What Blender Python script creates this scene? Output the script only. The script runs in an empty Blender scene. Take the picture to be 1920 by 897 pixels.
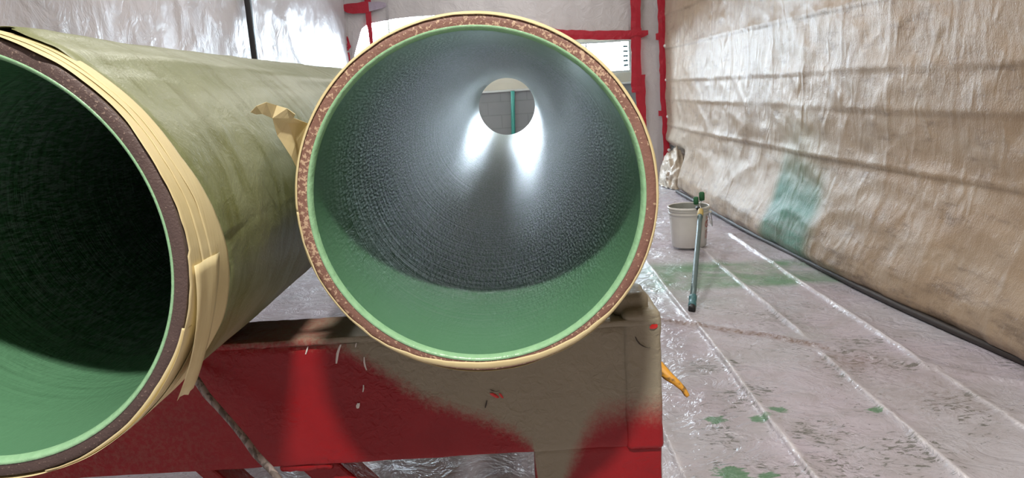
import bpy, bmesh, math, random
import numpy as np
from mathutils import Vector, Matrix, noise as mnoise

# ------------------------------------------------------------------ camera, world, lights, exposure
sc = bpy.context.scene
COL = sc.collection
R_ = Vector((0.99797638, 0.00139996, -0.06357038))
D_ = Vector((-0.06201891, -0.19914376, -0.97800584))
F_ = Vector((-0.01402881, 0.97996929, -0.19865394))
cam = bpy.data.cameras.new('camera'); camo = bpy.data.objects.new('camera', cam); COL.objects.link(camo)
cam.sensor_width = 36.0; cam.lens = 36.0 * 1400 / 1920; cam.clip_start = 0.02; cam.clip_end = 100
m = Matrix.Identity(4)
for i in range(3):
    m[i][0] = R_[i]; m[i][1] = -D_[i]; m[i][2] = -F_[i]
m[2][3] = 1.2
camo.matrix_world = m
sc.camera = camo

world = bpy.data.worlds.new('world'); sc.world = world; world.use_nodes = True
wb = world.node_tree.nodes['Background']
wb.inputs[0].default_value = (0.75, 0.85, 1.0, 1); wb.inputs[1].default_value = 0.3
vs = sc.view_settings
vs.view_transform = 'Standard'; vs.look = 'None'; vs.gamma = 1.0; vs.use_curve_mapping = False
vs.exposure = 0.0

KEY_POS = (0.05, -0.38, 3.42); KEY_W = 165.0; KEY_SIZE = 0.15     # work lamp under the ceiling, above the pipe mouths
TUBES = [(-0.9, 4.2), (1.0, 4.6), (0.1, 7.6)]; TUBE_W = 34.0     # ceiling tube lamps further in
WINDOW_STRENGTH = 66.0
CEIL = 3.6

random.seed(4)
rng = np.random.default_rng(7)

# ------------------------------------------------------------------ node helpers
def nd(nt, typ, ins=None, **props):
    n = nt.nodes.new(typ)
    for k, v in props.items(): setattr(n, k, v)
    for k, v in (ins or {}).items():
        if isinstance(v, bpy.types.NodeSocket): nt.links.new(v, n.inputs[k])
        else:
            s = n.inputs[k]
            if s.type == 'RGBA' and len(v) == 3: v = (*v, 1)
            s.default_value = v
    return n
def coords(nt, base=(0, 0, 0), scale=(1, 1, 1)):
    t = nd(nt, 'ShaderNodeTexCoord').outputs['Object']
    a = nd(nt, 'ShaderNodeVectorMath', {0: t, 1: base}, operation='ADD').outputs[0]
    if scale != (1, 1, 1):
        a = nd(nt, 'ShaderNodeVectorMath', {0: a, 1: scale}, operation='MULTIPLY').outputs[0]
    return a
def noise(nt, vec, scale, detail=4, rough=0.55, dist=0.0):
    return nd(nt, 'ShaderNodeTexNoise', {'Vector': vec, 'Scale': scale, 'Detail': detail, 'Roughness': rough, 'Distortion': dist}).outputs['Fac']
def voro(nt, vec, scale, feature='DISTANCE_TO_EDGE'):
    return nd(nt, 'ShaderNodeTexVoronoi', {'Vector': vec, 'Scale': scale}, feature=feature).outputs['Distance']
def mth(nt, op, a, b=0.0, c=None, clamp=False):
    ins = {0: a, 1: b}
    if c is not None: ins[2] = c
    return nd(nt, 'ShaderNodeMath', ins, operation=op, use_clamp=clamp).outputs[0]
def smooth(nt, v, lo, hi, a=0.0, b=1.0):
    return nd(nt, 'ShaderNodeMapRange', {'Value': v, 'From Min': lo, 'From Max': hi, 'To Min': a, 'To Max': b}, interpolation_type='SMOOTHSTEP').outputs[0]
def lin(nt, v, lo, hi, a=0.0, b=1.0):
    return nd(nt, 'ShaderNodeMapRange', {'Value': v, 'From Min': lo, 'From Max': hi, 'To Min': a, 'To Max': b}).outputs[0]
def mix(nt, fac, a, b, mode='MIX'):
    n = nd(nt, 'ShaderNodeMix', data_type='RGBA', blend_type=mode)
    def put(s, v):
        if isinstance(v, bpy.types.NodeSocket): nt.links.new(v, s)
        else: s.default_value = v if not hasattr(v, '__len__') else ((*v, 1) if len(v) == 3 else v)
    put(n.inputs[0], fac); put(n.inputs[6], a); put(n.inputs[7], b)
    return n.outputs[2]
def ramp(nt, fac, stops, interp='LINEAR'):
    n = nd(nt, 'ShaderNodeValToRGB', {0: fac}); cr = n.color_ramp; cr.interpolation = interp
    while len(cr.elements) < len(stops): cr.elements.new(0.5)
    for e, (p, c) in zip(cr.elements, stops):
        e.position = p; e.color = (c, c, c, 1) if not hasattr(c, '__len__') else (*c, 1)
    return n.outputs[0]
def bump(nt, h, strength=0.5, dist=0.01, normal=None):
    ins = {'Height': h, 'Strength': strength, 'Distance': dist}
    if normal is not None: ins['Normal'] = normal
    return nd(nt, 'ShaderNodeBump', ins).outputs[0]
def attr(nt, name):
    return nd(nt, 'ShaderNodeAttribute', attribute_name=name).outputs['Fac']
def sep(nt, vec):
    return nd(nt, 'ShaderNodeSeparateXYZ', {0: vec}).outputs
MATS = {}
def material(name, fn):
    if name in MATS: return MATS[name]
    mt = bpy.data.materials.new(name); mt.use_nodes = True
    nt = mt.node_tree; p = nt.nodes['Principled BSDF']
    out = fn(nt)
    for k, v in out.items():
        s = p.inputs[k]
        if isinstance(v, bpy.types.NodeSocket): nt.links.new(v, s)
        else: s.default_value = (*v, 1) if (hasattr(v, '__len__') and len(v) == 3 and s.type == 'RGBA') else v
    MATS[name] = mt
    return mt
def simple(name, colr, rough=0.5, metal=0.0, var=0.15, scale=40.0, b=0.0):
    def fn(nt):
        c = coords(nt); n = noise(nt, c, scale, 5)
        lo = tuple(x * (1 - var) for x in colr); hi = tuple(min(1, x * (1 + var)) for x in colr)
        o = {'Base Color': mix(nt, n, lo, hi), 'Roughness': rough, 'Metallic': metal}
        if b: o['Normal'] = bump(nt, n, b, 0.004)
        return o
    return material(name, fn)

# ------------------------------------------------------------------ mesh helpers
def vnoise(x, y, seed=0):
    r = np.random.default_rng(seed); T = r.random((256, 256))
    xi = np.floor(x).astype(int); yi = np.floor(y).astype(int)
    fx = x - xi; fy = y - yi; fx = fx * fx * (3 - 2 * fx); fy = fy * fy * (3 - 2 * fy)
    g = lambda a, b: T[a % 256, b % 256]
    return (g(xi, yi) * (1 - fx) + g(xi + 1, yi) * fx) * (1 - fy) + (g(xi, yi + 1) * (1 - fx) + g(xi + 1, yi + 1) * fx) * fy
def fbm(x, y, seed=0, oct=4):
    s = 0; a = 0.5; 
    for o in range(oct):
        s = s + a * (vnoise(x, y, seed + o) - 0.5); x = x * 2.03 + 3.1; y = y * 2.03 + 7.7; a *= 0.5
    return s
def ridge(x, y, seed=0, oct=3):
    s = 0; a = 0.6
    for o in range(oct):
        s = s + a * (1 - np.abs(2 * vnoise(x, y, seed + o) - 1)) ** 2; x = x * 2.1 + 5.3; y = y * 2.1 + 1.9; a *= 0.5
    return s
def link(name, me, mt, parent=None, smooth_=True):
    if mt is not None: me.materials.append(mt)
    if smooth_ and len(me.polygons): me.polygons.foreach_set('use_smooth', np.ones(len(me.polygons), bool))
    o = bpy.data.objects.new(name, me); COL.objects.link(o)
    if parent is not None: o.parent = parent
    return o
def basepos(parent):
    p = Vector((0, 0, 0))
    while parent is not None:
        p += parent.location; parent = parent.parent
    return p
def mobj(name, verts, faces, mt, parent=None, smooth_=True, attrs=None, base=None):
    """verts in world metres; stored relative to the parent's base (or `base`)."""
    V = np.asarray(verts, float); b = basepos(parent) if parent is not None else Vector(base or (0, 0, 0))
    V = V - np.array(b)
    me = bpy.data.meshes.new(name); me.from_pydata(V.tolist(), [], faces if isinstance(faces, list) else faces.tolist()); me.update()
    for k, v in (attrs or {}).items():
        a = me.attributes.new(k, 'FLOAT', 'POINT'); a.data.foreach_set('value', np.asarray(v, np.float32).ravel())
    o = link(name, me, mt, parent, smooth_)
    if parent is None and base is not None: o.location = base
    return o
def gridfaces(n, k, wrap=False, flip=False):
    """vertex index i*k+j, i<n, j<k; wrap closes i."""
    I = np.arange(n if wrap else n - 1); J = np.arange(k - 1)
    i, j = np.meshgrid(I, J, indexing='ij'); i2 = (i + 1) % n
    f = np.stack([i * k + j, i2 * k + j, i2 * k + j + 1, i * k + j + 1], -1).reshape(-1, 4)
    return f[:, ::-1] if flip else f
def lathe_y(name, prof, c, mt, parent, segs=192, flip=False, closed=False):
    """prof = [(r, y)], revolved about the Y axis through c=(x, z)."""
    t = np.linspace(0, 2 * np.pi, segs, endpoint=False); pr = np.array(prof)
    V = np.stack([c[0] + np.outer(np.cos(t), pr[:, 0]), np.broadcast_to(pr[:, 1], (segs, len(pr))), c[1] + np.outer(np.sin(t), pr[:, 0])], -1).reshape(-1, 3)
    return mobj(name, V, gridfaces(segs, len(pr), True, flip), mt, parent)
def lathe_z(name, prof, c, mt, parent, segs=48):
    t = np.linspace(0, 2 * np.pi, segs, endpoint=False); pr = np.array(prof)
    V = np.stack([c[0] + np.outer(np.cos(t), pr[:, 0]), c[1] + np.outer(np.sin(t), pr[:, 0]), c[2] + np.broadcast_to(pr[:, 1], (segs, len(pr)))], -1).reshape(-1, 3)
    return mobj(name, V, gridfaces(segs, len(pr), True), mt, parent)
def tube(name, pts, rad, mt, parent=None, segs=10, base=None, cap=True):
    P = [Vector(p) for p in pts]; n = len(P)
    rad = [rad] * n if not hasattr(rad, '__len__') else rad
    V = []; up = None
    for i in range(n):
        d = (P[min(i + 1, n - 1)] - P[max(i - 1, 0)]).normalized()
        if up is None:
            up = Vector((0, 0, 1)) if abs(d.z) < 0.9 else Vector((1, 0, 0))
        a = d.cross(up).normalized(); u = a.cross(d).normalized(); up = u
        for k in range(segs):
            t = 2 * math.pi * k / segs
            V.append(P[i] + rad[i] * (math.cos(t) * a + math.sin(t) * u))
    Fs = []
    for i in range(n - 1):
        for k in range(segs):
            k2 = (k + 1) % segs
            Fs.append([i * segs + k, i * segs + k2, (i + 1) * segs + k2, (i + 1) * segs + k])
    if cap:
        Fs.append(list(range(segs))[::-1]); Fs.append([(n - 1) * segs + k for k in range(segs)])
    return mobj(name, [tuple(v) for v in V], Fs, mt, parent, base=base)
def rbox(name, lo, hi, mt, parent=None, bev=0.004, res=None, amp=0.0, freq=20.0, base=None, seed=0.0, bseg=2):
    """bevelled box from lo to hi; res cuts it into a grid and amp makes the surface uneven."""
    lo = Vector(lo); hi = Vector(hi); c = (lo + hi) / 2; s = hi - lo
    bm = bmesh.new(); bmesh.ops.create_cube(bm, size=1.0)
    for v in bm.verts: v.co = Vector((v.co.x * s.x, v.co.y * s.y, v.co.z * s.z)) + c
    if bev: bmesh.ops.bevel(bm, geom=bm.edges[:], offset=min(bev, min(s) * 0.45), segments=bseg, profile=0.5, affect='EDGES')
    if res:
        for ax in range(3):
            n = int(s[ax] / res); nor = Vector((0, 0, 0)); nor[ax] = 1
            for k in range(1, n):
                p = Vector(lo); p[ax] = lo[ax] + s[ax] * k / n
                bmesh.ops.bisect_plane(bm, geom=bm.verts[:] + bm.edges[:] + bm.faces[:], plane_co=p, plane_no=nor)
    bm.normal_update()
    if amp:
        dis = []
        for v in bm.verts:
            q = v.co * freq + Vector((seed, seed * 1.7, -seed))
            dis.append(v.normal * amp * (mnoise.noise(q) + 0.5 * mnoise.noise(q * 2.7)))
        for v, d in zip(bm.verts, dis): v.co += d
    b = basepos(parent) if parent is not None else Vector(base or (0, 0, 0))
    for v in bm.verts: v.co -= b
    me = bpy.data.meshes.new(name); bm.to_mesh(me); bm.free()
    o = link(name, me, mt, parent)
    if parent is None and base is not None: o.location = base
    me.set_sharp_from_angle(angle=math.radians(40)) if hasattr(me, 'set_sharp_from_angle') else None
    return o
def thing(name, label, cat, loc, group=None):
    o = bpy.data.objects.new(name, None); COL.objects.link(o); o.location = loc; o.empty_display_size = 0.1
    o['label'] = label; o['category'] = cat
    if group: o['group'] = group
    return o
def tag(o, label, cat, group=None):
    o['label'] = label; o['category'] = cat
    if group: o['group'] = group
    return o
def struct(o, label=None):
    o['kind'] = 'structure'
    if label: o['label'] = label; 
    return o
def solid(o, t, off=0.0):
    md = o.modifiers.new('thickness', 'SOLIDIFY'); md.thickness = t; md.offset = off
    return o
def copy_tree(o, parent=None):
    c = o.copy(); COL.objects.link(c); c.parent = parent
    for ch in list(o.children): copy_tree(ch, c)
    return c

# ------------------------------------------------------------------ materials
def m_floor(nt):
    c = coords(nt)
    big = noise(nt, c, 1.6, 4); mid = noise(nt, c, 6, 5); fine = noise(nt, c, 38, 5, 0.65, 0.6)
    col = mix(nt, smooth(nt, big, 0.35, 0.65), (0.475, 0.465, 0.505), (0.465, 0.42, 0.475))
    col = mix(nt, smooth(nt, mid, 0.38, 0.72, 0, 0.65), col, (0.36, 0.332, 0.345))
    gr = mth(nt, 'MULTIPLY', attr(nt, 'green'), mth(nt, 'MULTIPLY', smooth(nt, mid, 0.1, 0.6, 0.5, 1.0), smooth(nt, noise(nt, c, 2.6, 4, 0.6, 0.6), 0.32, 0.60, 0.25, 1.0)))
    col = mix(nt, gr, col, (0.135, 0.275, 0.16))
    # scuffs: small dark flecks gathered in patches, drawn out sideways like shoe marks
    cs = nd(nt, 'ShaderNodeMapping', {'Vector': c, 'Rotation': (0, 0, 0.5), 'Scale': (1.0, 2.4, 1)}).outputs[0]
    fl = noise(nt, cs, 26, 5, 0.68, 0.8)
    patch = mth(nt, 'ADD', smooth(nt, noise(nt, c, 3.4, 3), 0.45, 0.66, 0, 0.6), mth(nt, 'MULTIPLY', attr(nt, 'dirt'), 0.8), clamp=True)
    th = lin(nt, patch, 0, 1, 0.66, 0.50)
    dm = smooth(nt, mth(nt, 'SUBTRACT', fl, th), 0.0, 0.06, 0, 0.75)
    soft = mth(nt, 'MULTIPLY', patch, smooth(nt, fine, 0.4, 0.7, 0, 0.30))
    col = mix(nt, soft, col, (0.17, 0.16, 0.14))
    col = mix(nt, dm, col, (0.085, 0.095, 0.072))
    gb = smooth(nt, mth(nt, 'ADD', mth(nt, 'MULTIPLY', attr(nt, 'blot'), 0.55), mth(nt, 'ADD', mth(nt, 'MULTIPLY', fl, 0.7), mth(nt, 'MULTIPLY', mid, 0.3))), 0.85, 0.96, 0, 0.85)
    gb = mth(nt, 'MULTIPLY', gb, smooth(nt, attr(nt, 'blot'), 0.05, 0.3))
    col = mix(nt, gb, col, (0.075, 0.21, 0.10))
    br = mth(nt, 'MULTIPLY', attr(nt, 'brown'), smooth(nt, fine, 0.35, 0.65, 0.2, 0.9))
    col = mix(nt, br, col, (0.20, 0.14, 0.115))
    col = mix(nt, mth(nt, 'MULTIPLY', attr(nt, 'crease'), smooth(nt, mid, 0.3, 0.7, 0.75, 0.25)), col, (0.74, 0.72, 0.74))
    wr = noise(nt, c, 7, 4, 0.6, 1.5); w2 = noise(nt, c, 34, 3, 0.5, 1.0)
    b1 = bump(nt, wr, 0.5, 0.035); b2 = bump(nt, w2, 0.35, 0.006, b1)
    return {'Base Color': col, 'Roughness': lin(nt, mid, 0.3, 0.7, 0.20, 0.36), 'Normal': b2, 'Specular IOR Level': 0.35}
def m_tarp(nt):       # tan sheeting of the right wall
    c = coords(nt)
    big = noise(nt, c, 1.1, 4); mid = noise(nt, nd(nt, 'ShaderNodeMapping', {'Vector': c, 'Scale': (1, 0.35, 1.6)}).outputs[0], 5, 5)
    col = mix(nt, smooth(nt, big, 0.35, 0.65), (0.40, 0.293, 0.195), (0.335, 0.248, 0.170))
    col = mix(nt, smooth(nt, mid, 0.35, 0.75, 0, 0.55), col, (0.45, 0.365, 0.275))
    col = mix(nt, attr(nt, 'pale'), col, (0.50, 0.44, 0.36))
    dirt = noise(nt, nd(nt, 'ShaderNodeMapping', {'Vector': c, 'Scale': (1, 0.3, 1.3)}).outputs[0], 14, 5, 0.7)
    col = mix(nt, smooth(nt, dirt, 0.52, 0.74, 0, 0.55), col, (0.16, 0.115, 0.085))
    col = mix(nt, mth(nt, 'MULTIPLY', attr(nt, 'green'), smooth(nt, mid, 0.2, 0.7, 0.8, 1.0)), col, (0.03, 0.15, 0.085))
    low = mth(nt, 'MULTIPLY', smooth(nt, sep(nt, c)[2], 0.42, 0.02), smooth(nt, dirt, 0.40, 0.66, 0, 0.55))     # splashed grime near the floor
    col = mix(nt, low, col, (0.13, 0.095, 0.07))
    col = mix(nt, mth(nt, 'MULTIPLY', attr(nt, 'seam'), 0.4), col, (0.16, 0.12, 0.09))
    rg = nd(nt, 'ShaderNodeTexNoise', {'Vector': nd(nt, 'ShaderNodeMapping', {'Vector': c, 'Scale': (1, 1.5, 0.8)}).outputs[0], 'Scale': 7.0, 'Detail': 4.0, 'Distortion': 0.8}, noise_type='RIDGED_MULTIFRACTAL').outputs['Fac']
    b1 = bump(nt, rg, 0.42, 0.02)
    b2 = bump(nt, noise(nt, nd(nt, 'ShaderNodeMapping', {'Vector': c, 'Scale': (1, 1.6, 0.6)}).outputs[0], 30, 4, 0.6, 1.2), 0.26, 0.010, b1)
    b3 = bump(nt, noise(nt, nd(nt, 'ShaderNodeMapping', {'Vector': c, 'Scale': (1, 1.3, 0.8)}).outputs[0], 70, 3, 0.6, 1.5), 0.42, 0.006, b2)
    return {'Base Color': col, 'Roughness': 0.33, 'Normal': b3, 'Specular IOR Level': 0.11, 'Coat Weight': 0.035, 'Coat Roughness': 0.09, 'Coat Normal': b3}
def m_white_sheet(nt):
    c = coords(nt)
    col = mix(nt, smooth(nt, noise(nt, c, 1.3, 4), 0.35, 0.65), (0.55, 0.52, 0.54), (0.47, 0.44, 0.455))
    b1 = bump(nt, noise(nt, c, 4.5, 4, 0.6, 1.8), 0.35, 0.03)
    b2 = bump(nt, noise(nt, c, 22, 3, 0.6, 1.2), 0.22, 0.008, b1)
    return {'Base Color': col, 'Roughness': 0.36, 'Normal': b2, 'Specular IOR Level': 0.08}
def m_curtain(nt):
    c = coords(nt)
    col = mix(nt, noise(nt, c, 2, 3), (0.60, 0.57, 0.58), (0.50, 0.48, 0.48))
    b1 = bump(nt, noise(nt, c, 6, 4, 0.6, 1.5), 0.4, 0.03)
    return {'Base Color': col, 'Roughness': 0.35, 'Normal': b1, 'Transmission Weight': 0.0}
def m_beige_sheet(nt):
    c = coords(nt)
    col = mix(nt, smooth(nt, noise(nt, c, 9, 5), 0.35, 0.7), (0.56, 0.48, 0.38), (0.36, 0.29, 0.22))
    return {'Base Color': col, 'Roughness': 0.4, 'Normal': bump(nt, noise(nt, c, 40, 4, 0.6, 1), 0.5, 0.01)}
def m_redtape(nt):
    c = coords(nt)
    return {'Base Color': mix(nt, noise(nt, c, 18, 4), (0.34, 0.006, 0.022), (0.50, 0.012, 0.035)), 'Roughness': 0.38, 'Normal': bump(nt, noise(nt, c, 25, 3), 0.3, 0.01)}
def m_coating(nt):    # green lining, orange-peel finish with faint lathe-like rings
    c = coords(nt); s = sep(nt, c)
    rings = noise(nt, coords(nt, scale=(1.5, 38.0, 1.5)), 1.0, 4, 0.65)
    rings2 = noise(nt, coords(nt, scale=(0.6, 16.0, 0.6)), 1.0, 3, 0.6)
    peel = noise(nt, coords(nt, scale=(1, 0.26, 1)), 175, 1, 0.5)
    glint_n = noise(nt, coords(nt, scale=(1, 0.20, 1)), 150, 2, 0.6)
    wide = noise(nt, coords(nt, scale=(0.22, 0.5, 0.22)), 70, 3, 0.6)
    deep = smooth(nt, mth(nt, 'ADD', s[1], mth(nt, 'MULTIPLY', mth(nt, 'SUBTRACT', noise(nt, c, 7, 3), 0.5), 0.25)), 0.02, 0.55)   # smooth brushed band at the mouth, rough spray finish beyond
    far = smooth(nt, s[1], 0.8, 3.0)
    col = mix(nt, noise(nt, c, 9, 4), (0.088, 0.225, 0.118), (0.112, 0.262, 0.142))
    glint = mth(nt, 'MULTIPLY', smooth(nt, s[1], 0.30, 0.60), smooth(nt, glint_n, 0.45, 0.57, 0, 0.85))      # grey flecks stand in for the windows' reflected sparkle on the grain
    col = mix(nt, glint, col, (0.36, 0.43, 0.43))
    b1 = bump(nt, rings2, 0.10, 0.01)
    b2 = bump(nt, rings, mth(nt, 'MULTIPLY', deep, 0.8), 0.010, b1)
    b3 = bump(nt, peel, lin(nt, mth(nt, 'SUBTRACT', deep, mth(nt, 'MULTIPLY', far, 0.75)), 0, 1, 0.14, 1.0), 0.0036, b2)
    b4 = bump(nt, wide, lin(nt, far, 0, 1, 0.03, 0.5), 0.007, b3)
    return {'Base Color': col, 'Roughness': lin(nt, deep, 0, 1, 0.30, 0.29), 'Normal': b4, 'Specular IOR Level': 0.9, 'Coat Weight': mth(nt, 'MULTIPLY', deep, 0.9), 'Coat Roughness': 0.34, 'Coat IOR': 1.7, 'Coat Normal': b4}
def m_lip(nt):
    c = coords(nt)
    return {'Base Color': mix(nt, noise(nt, c, 60, 4), (0.20, 0.40, 0.215), (0.33, 0.56, 0.33)), 'Roughness': 0.30, 'Normal': bump(nt, noise(nt, c, 70, 3), 0.5, 0.004)}
def m_rim(dark):  # dark copy has the left rim's shade mixed into its rust colour
    def fn(nt):
        c = coords(nt)
        base = mix(nt, noise(nt, c, 30, 5), *(((0.060, 0.038, 0.034), (0.105, 0.068, 0.060)) if dark else ((0.165, 0.078, 0.056), (0.255, 0.135, 0.102))))
        n = noise(nt, c, 210 if dark else 135, 3, 0.65); zone = noise(nt, c, 5, 3)
        th = lin(nt, zone, 0.35, 0.65, 0.62, 0.48) if not dark else lin(nt, zone, 0.35, 0.65, 0.66, 0.56)
        th = mth(nt, 'ADD', th, lin(nt, sep(nt, c)[0], -0.3, 0.3, -0.05, 0.02))
        fl = smooth(nt, mth(nt, 'SUBTRACT', n, th), 0.0, 0.06, 0, 0.8)
        col = mix(nt, fl, base, (0.56, 0.40, 0.27) if not dark else (0.30, 0.22, 0.175))
        return {'Base Color': col, 'Roughness': 0.55, 'Normal': bump(nt, n, 0.5, 0.003)}
    return fn
def m_tape(nt):
    c = coords(nt)
    fib = noise(nt, coords(nt, scale=(14, 260, 14)), 1.0, 3)
    col = mix(nt, noise(nt, c, 12, 4), (0.58, 0.475, 0.235), (0.68, 0.585, 0.345))
    col = mix(nt, smooth(nt, fib, 0.5, 0.75, 0, 0.25), col, (0.50, 0.38, 0.17))
    return {'Base Color': col, 'Roughness': 0.62, 'Normal': bump(nt, fib, 0.25, 0.002)}
def m_paper(nt):      # kraft paper under green overspray
    c = coords(nt)
    lay = noise(nt, coords(nt, scale=(1.4, 1.0, 1.4)), 3.2, 4, 0.6, 0.8)
    st = noise(nt, coords(nt, scale=(2.5, 9.0, 2.5)), 2.0, 4, 0.55, 0.5)
    col = mix(nt, smooth(nt, lay, 0.34, 0.66), (0.165, 0.182, 0.082), (0.225, 0.240, 0.140))
    col = mix(nt, smooth(nt, st, 0.50, 0.68, 0, 0.7), col, (0.115, 0.122, 0.030))
    dots = noise(nt, c, 210, 2, 0.6)
    col = mix(nt, smooth(nt, dots, 0.60, 0.72, 0, 0.35), col, (0.40, 0.42, 0.27))
    b1 = bump(nt, noise(nt, c, 16, 4, 0.6, 0.8), 0.25, 0.012)
    b2 = bump(nt, dots, 0.25, 0.002, b1)
    return {'Base Color': col, 'Roughness': 0.44, 'Normal': b2, 'Specular IOR Level': 0.5}
RACK_BASE = (-0.59, 1.59, 0.0)
def m_rack(nt):       # red enamel with grey-olive overspray shielded by the pipes
    c = coords(nt, base=RACK_BASE); s = sep(nt, c); x, z = s[0], s[2]
    n1 = noise(nt, c, 14, 4); n2 = noise(nt, c, 120, 3, 0.6)
    jit = mth(nt, 'ADD', mth(nt, 'MULTIPLY', mth(nt, 'SUBTRACT', n1, 0.5), 0.03), mth(nt, 'MULTIPLY', mth(nt, 'SUBTRACT', n2, 0.5), 0.05))
    X = lambda v: (v + 0.7) / 1.0          # x -0.7..0.3 -> 0..1
    xm = lin(nt, x, -0.7, 0.3)
    zb = ramp(nt, xm, [(0.0, 0.715), (X(-0.45), 0.70), (X(-0.385), 0.675), (X(-0.336), 0.632), (X(-0.228), 0.552), (X(-0.048), 0.470), (X(-0.005), 0.425), (X(0.012), 0.2), (1.0, 0.2)])
    ol = smooth(nt, mth(nt, 'ADD', mth(nt, 'SUBTRACT', z, zb), jit), -0.028, 0.028)
    zr = ramp(nt, xm, [(0.0, 0.0), (X(0.0), 0.10), (X(0.03), 0.24), (X(0.075), 0.375), (X(0.114), 0.455), (X(0.15), 0.492), (X(0.21), 0.505), (X(0.28), 0.50)])
    rd = smooth(nt, mth(nt, 'ADD', mth(nt, 'SUBTRACT', zr, z), jit), -0.05, 0.05)
    ol = mth(nt, 'MULTIPLY', ol, mth(nt, 'SUBTRACT', 1.0, rd), clamp=True)
    # thin dusting over the red below the left pipe
    dust = mth(nt, 'MULTIPLY', smooth(nt, x, -0.55, -0.85), smooth(nt, n2, 0.35, 0.7, 0.0, 0.16))
    ol = mth(nt, 'MAXIMUM', ol, dust)
    red = mix(nt, n1, (0.21, 0.006, 0.009), (0.30, 0.010, 0.013))
    oli = mix(nt, n1, (0.25, 0.222, 0.160), (0.30, 0.268, 0.195))
    col = mix(nt, ol, red, oli)
    lump = noise(nt, c, 55, 3, 0.55, 0.6); crack = voro(nt, nd(nt, 'ShaderNodeVectorMath', {0: c, 1: nd(nt, 'ShaderNodeTexNoise', {'Vector': c, 'Scale': 30.0}).outputs['Color']}, operation='ADD').outputs[0], 14)
    clump = smooth(nt, noise(nt, c, 5, 2), 0.40, 0.62)
    b1 = bump(nt, lump, lin(nt, clump, 0, 1, 0.12, 0.65), 0.007)
    b2 = bump(nt, n2, 0.30, 0.002, b1)
    return {'Base Color': col, 'Roughness': lin(nt, ol, 0, 1, 0.30, 0.5), 'Normal': b2, 'Specular IOR Level': 0.3}
def m_concrete(nt):
    c = coords(nt)
    br = nd(nt, 'ShaderNodeTexBrick', {'Vector': nd(nt, 'ShaderNodeMapping', {'Vector': c, 'Rotation': (math.pi / 2, 0, 0)}).outputs[0], 'Color1': (0.20, 0.195, 0.195, 1), 'Color2': (0.235, 0.225, 0.22, 1), 'Mortar': (0.16, 0.155, 0.15, 1), 'Scale': 1.0, 'Mortar Size': 0.008, 'Brick Width': 0.4, 'Row Height': 0.2}).outputs[0]
    return {'Base Color': mix(nt, noise(nt, c, 7, 5), br, (0.25, 0.235, 0.225)), 'Roughness': 0.85}
M = {
    'floor': material('plastic_floor', m_floor), 'tarp': material('tan_sheet', m_tarp), 'white': material('white_sheet', m_white_sheet),
    'curtain': material('curtain_sheet', m_curtain), 'beige': material('beige_sheet', m_beige_sheet), 'red': material('red_tape', m_redtape),
    'coat': material('green_coating', m_coating), 'lip': material('green_lip', m_lip), 'rim': material('rust_rim', m_rim(False)), 'rim_shaded': material('rust_rim_shaded', m_rim(True)),
    'tape': material('masking_tape', m_tape), 'paper': material('oversprayed_paper', m_paper), 'rack': material('rack_paint', m_rack), 'conc': material('concrete', m_concrete),
    'steel': simple('pipe_steel', (0.16, 0.12, 0.10), 0.6), 'cream': simple('cream_wall', (0.62, 0.56, 0.45), 0.7, var=0.05, scale=4),
    'lilac': simple('lilac_tape', (0.40, 0.345, 0.43), 0.5), 'dark': simple('dark_bar', (0.018, 0.018, 0.02), 0.5), 'brown': simple('gap_shade', (0.035, 0.026, 0.022), 0.6),
    'frame': simple('window_frame', (0.60, 0.58, 0.53), 0.5, var=0.05), 'slat': simple('blind_slat', (0.62, 0.68, 0.72), 0.5, var=0.04), 'green': simple('green_post', (0.04, 0.25, 0.20), 0.45),
    'pail': simple('pail_plastic', (0.70, 0.68, 0.64), 0.38, var=0.08, scale=18), 'pailin': simple('pail_inside', (0.30, 0.31, 0.28), 0.45, var=0.4, scale=14),
    'wire': simple('wire', (0.42, 0.43, 0.42), 0.35, 0.9), 'print': simple('red_print', (0.42, 0.055, 0.045), 0.5), 'pole': simple('pole_grey', (0.115, 0.17, 0.175), 0.38, 0.3, var=0.3, scale=25),
    'teal': simple('teal_grip', (0.045, 0.15, 0.165), 0.45, var=0.3), 'black': simple('black_rubber', (0.012, 0.012, 0.013), 0.5), 'roller': simple('green_roller', (0.022, 0.12, 0.045), 0.75, var=0.4, scale=120, b=0.6),
    'ochre': simple('ochre_tape', (0.48, 0.36, 0.12), 0.6), 'yellow': None, 'rod': None, 'chipw': simple('white_paint', (0.72, 0.66, 0.62), 0.45, var=0.05), 'chipr': simple('fresh_red', (0.62, 0.02, 0.015), 0.25),
    'backtarp': simple('brown_tarp', (0.10, 0.085, 0.07), 0.6), 'line': simple('crack_dark', (0.055, 0.045, 0.035), 0.7), 'cement': simple('annex_floor', (0.30, 0.29, 0.28), 0.7), 'lamp': simple('lamp_housing', (0.7, 0.7, 0.7), 0.4), 'knob': simple('white_knob', (0.72, 0.70, 0.66), 0.35),
}
def m_yellow(nt):
    c = coords(nt); n = noise(nt, c, 45, 4)
    return {'Base Color': mix(nt, smooth(nt, n, 0.48, 0.62), (0.62, 0.30, 0.035), (0.20, 0.11, 0.03)), 'Roughness': 0.55, 'Normal': bump(nt, n, 0.5, 0.004)}
def m_rod(nt):
    c = coords(nt); n = noise(nt, coords(nt, scale=(1, 1, 0.4)), 75, 3, 0.5, 0.8)
    return {'Base Color': mix(nt, smooth(nt, n, 0.44, 0.56), (0.36, 0.30, 0.275), (0.15, 0.12, 0.105)), 'Roughness': 0.7, 'Normal': bump(nt, n, 0.5, 0.003)}
M['yellow'] = material('yellow_strap', m_yellow); M['rod'] = material('dirty_rod', m_rod)
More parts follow.
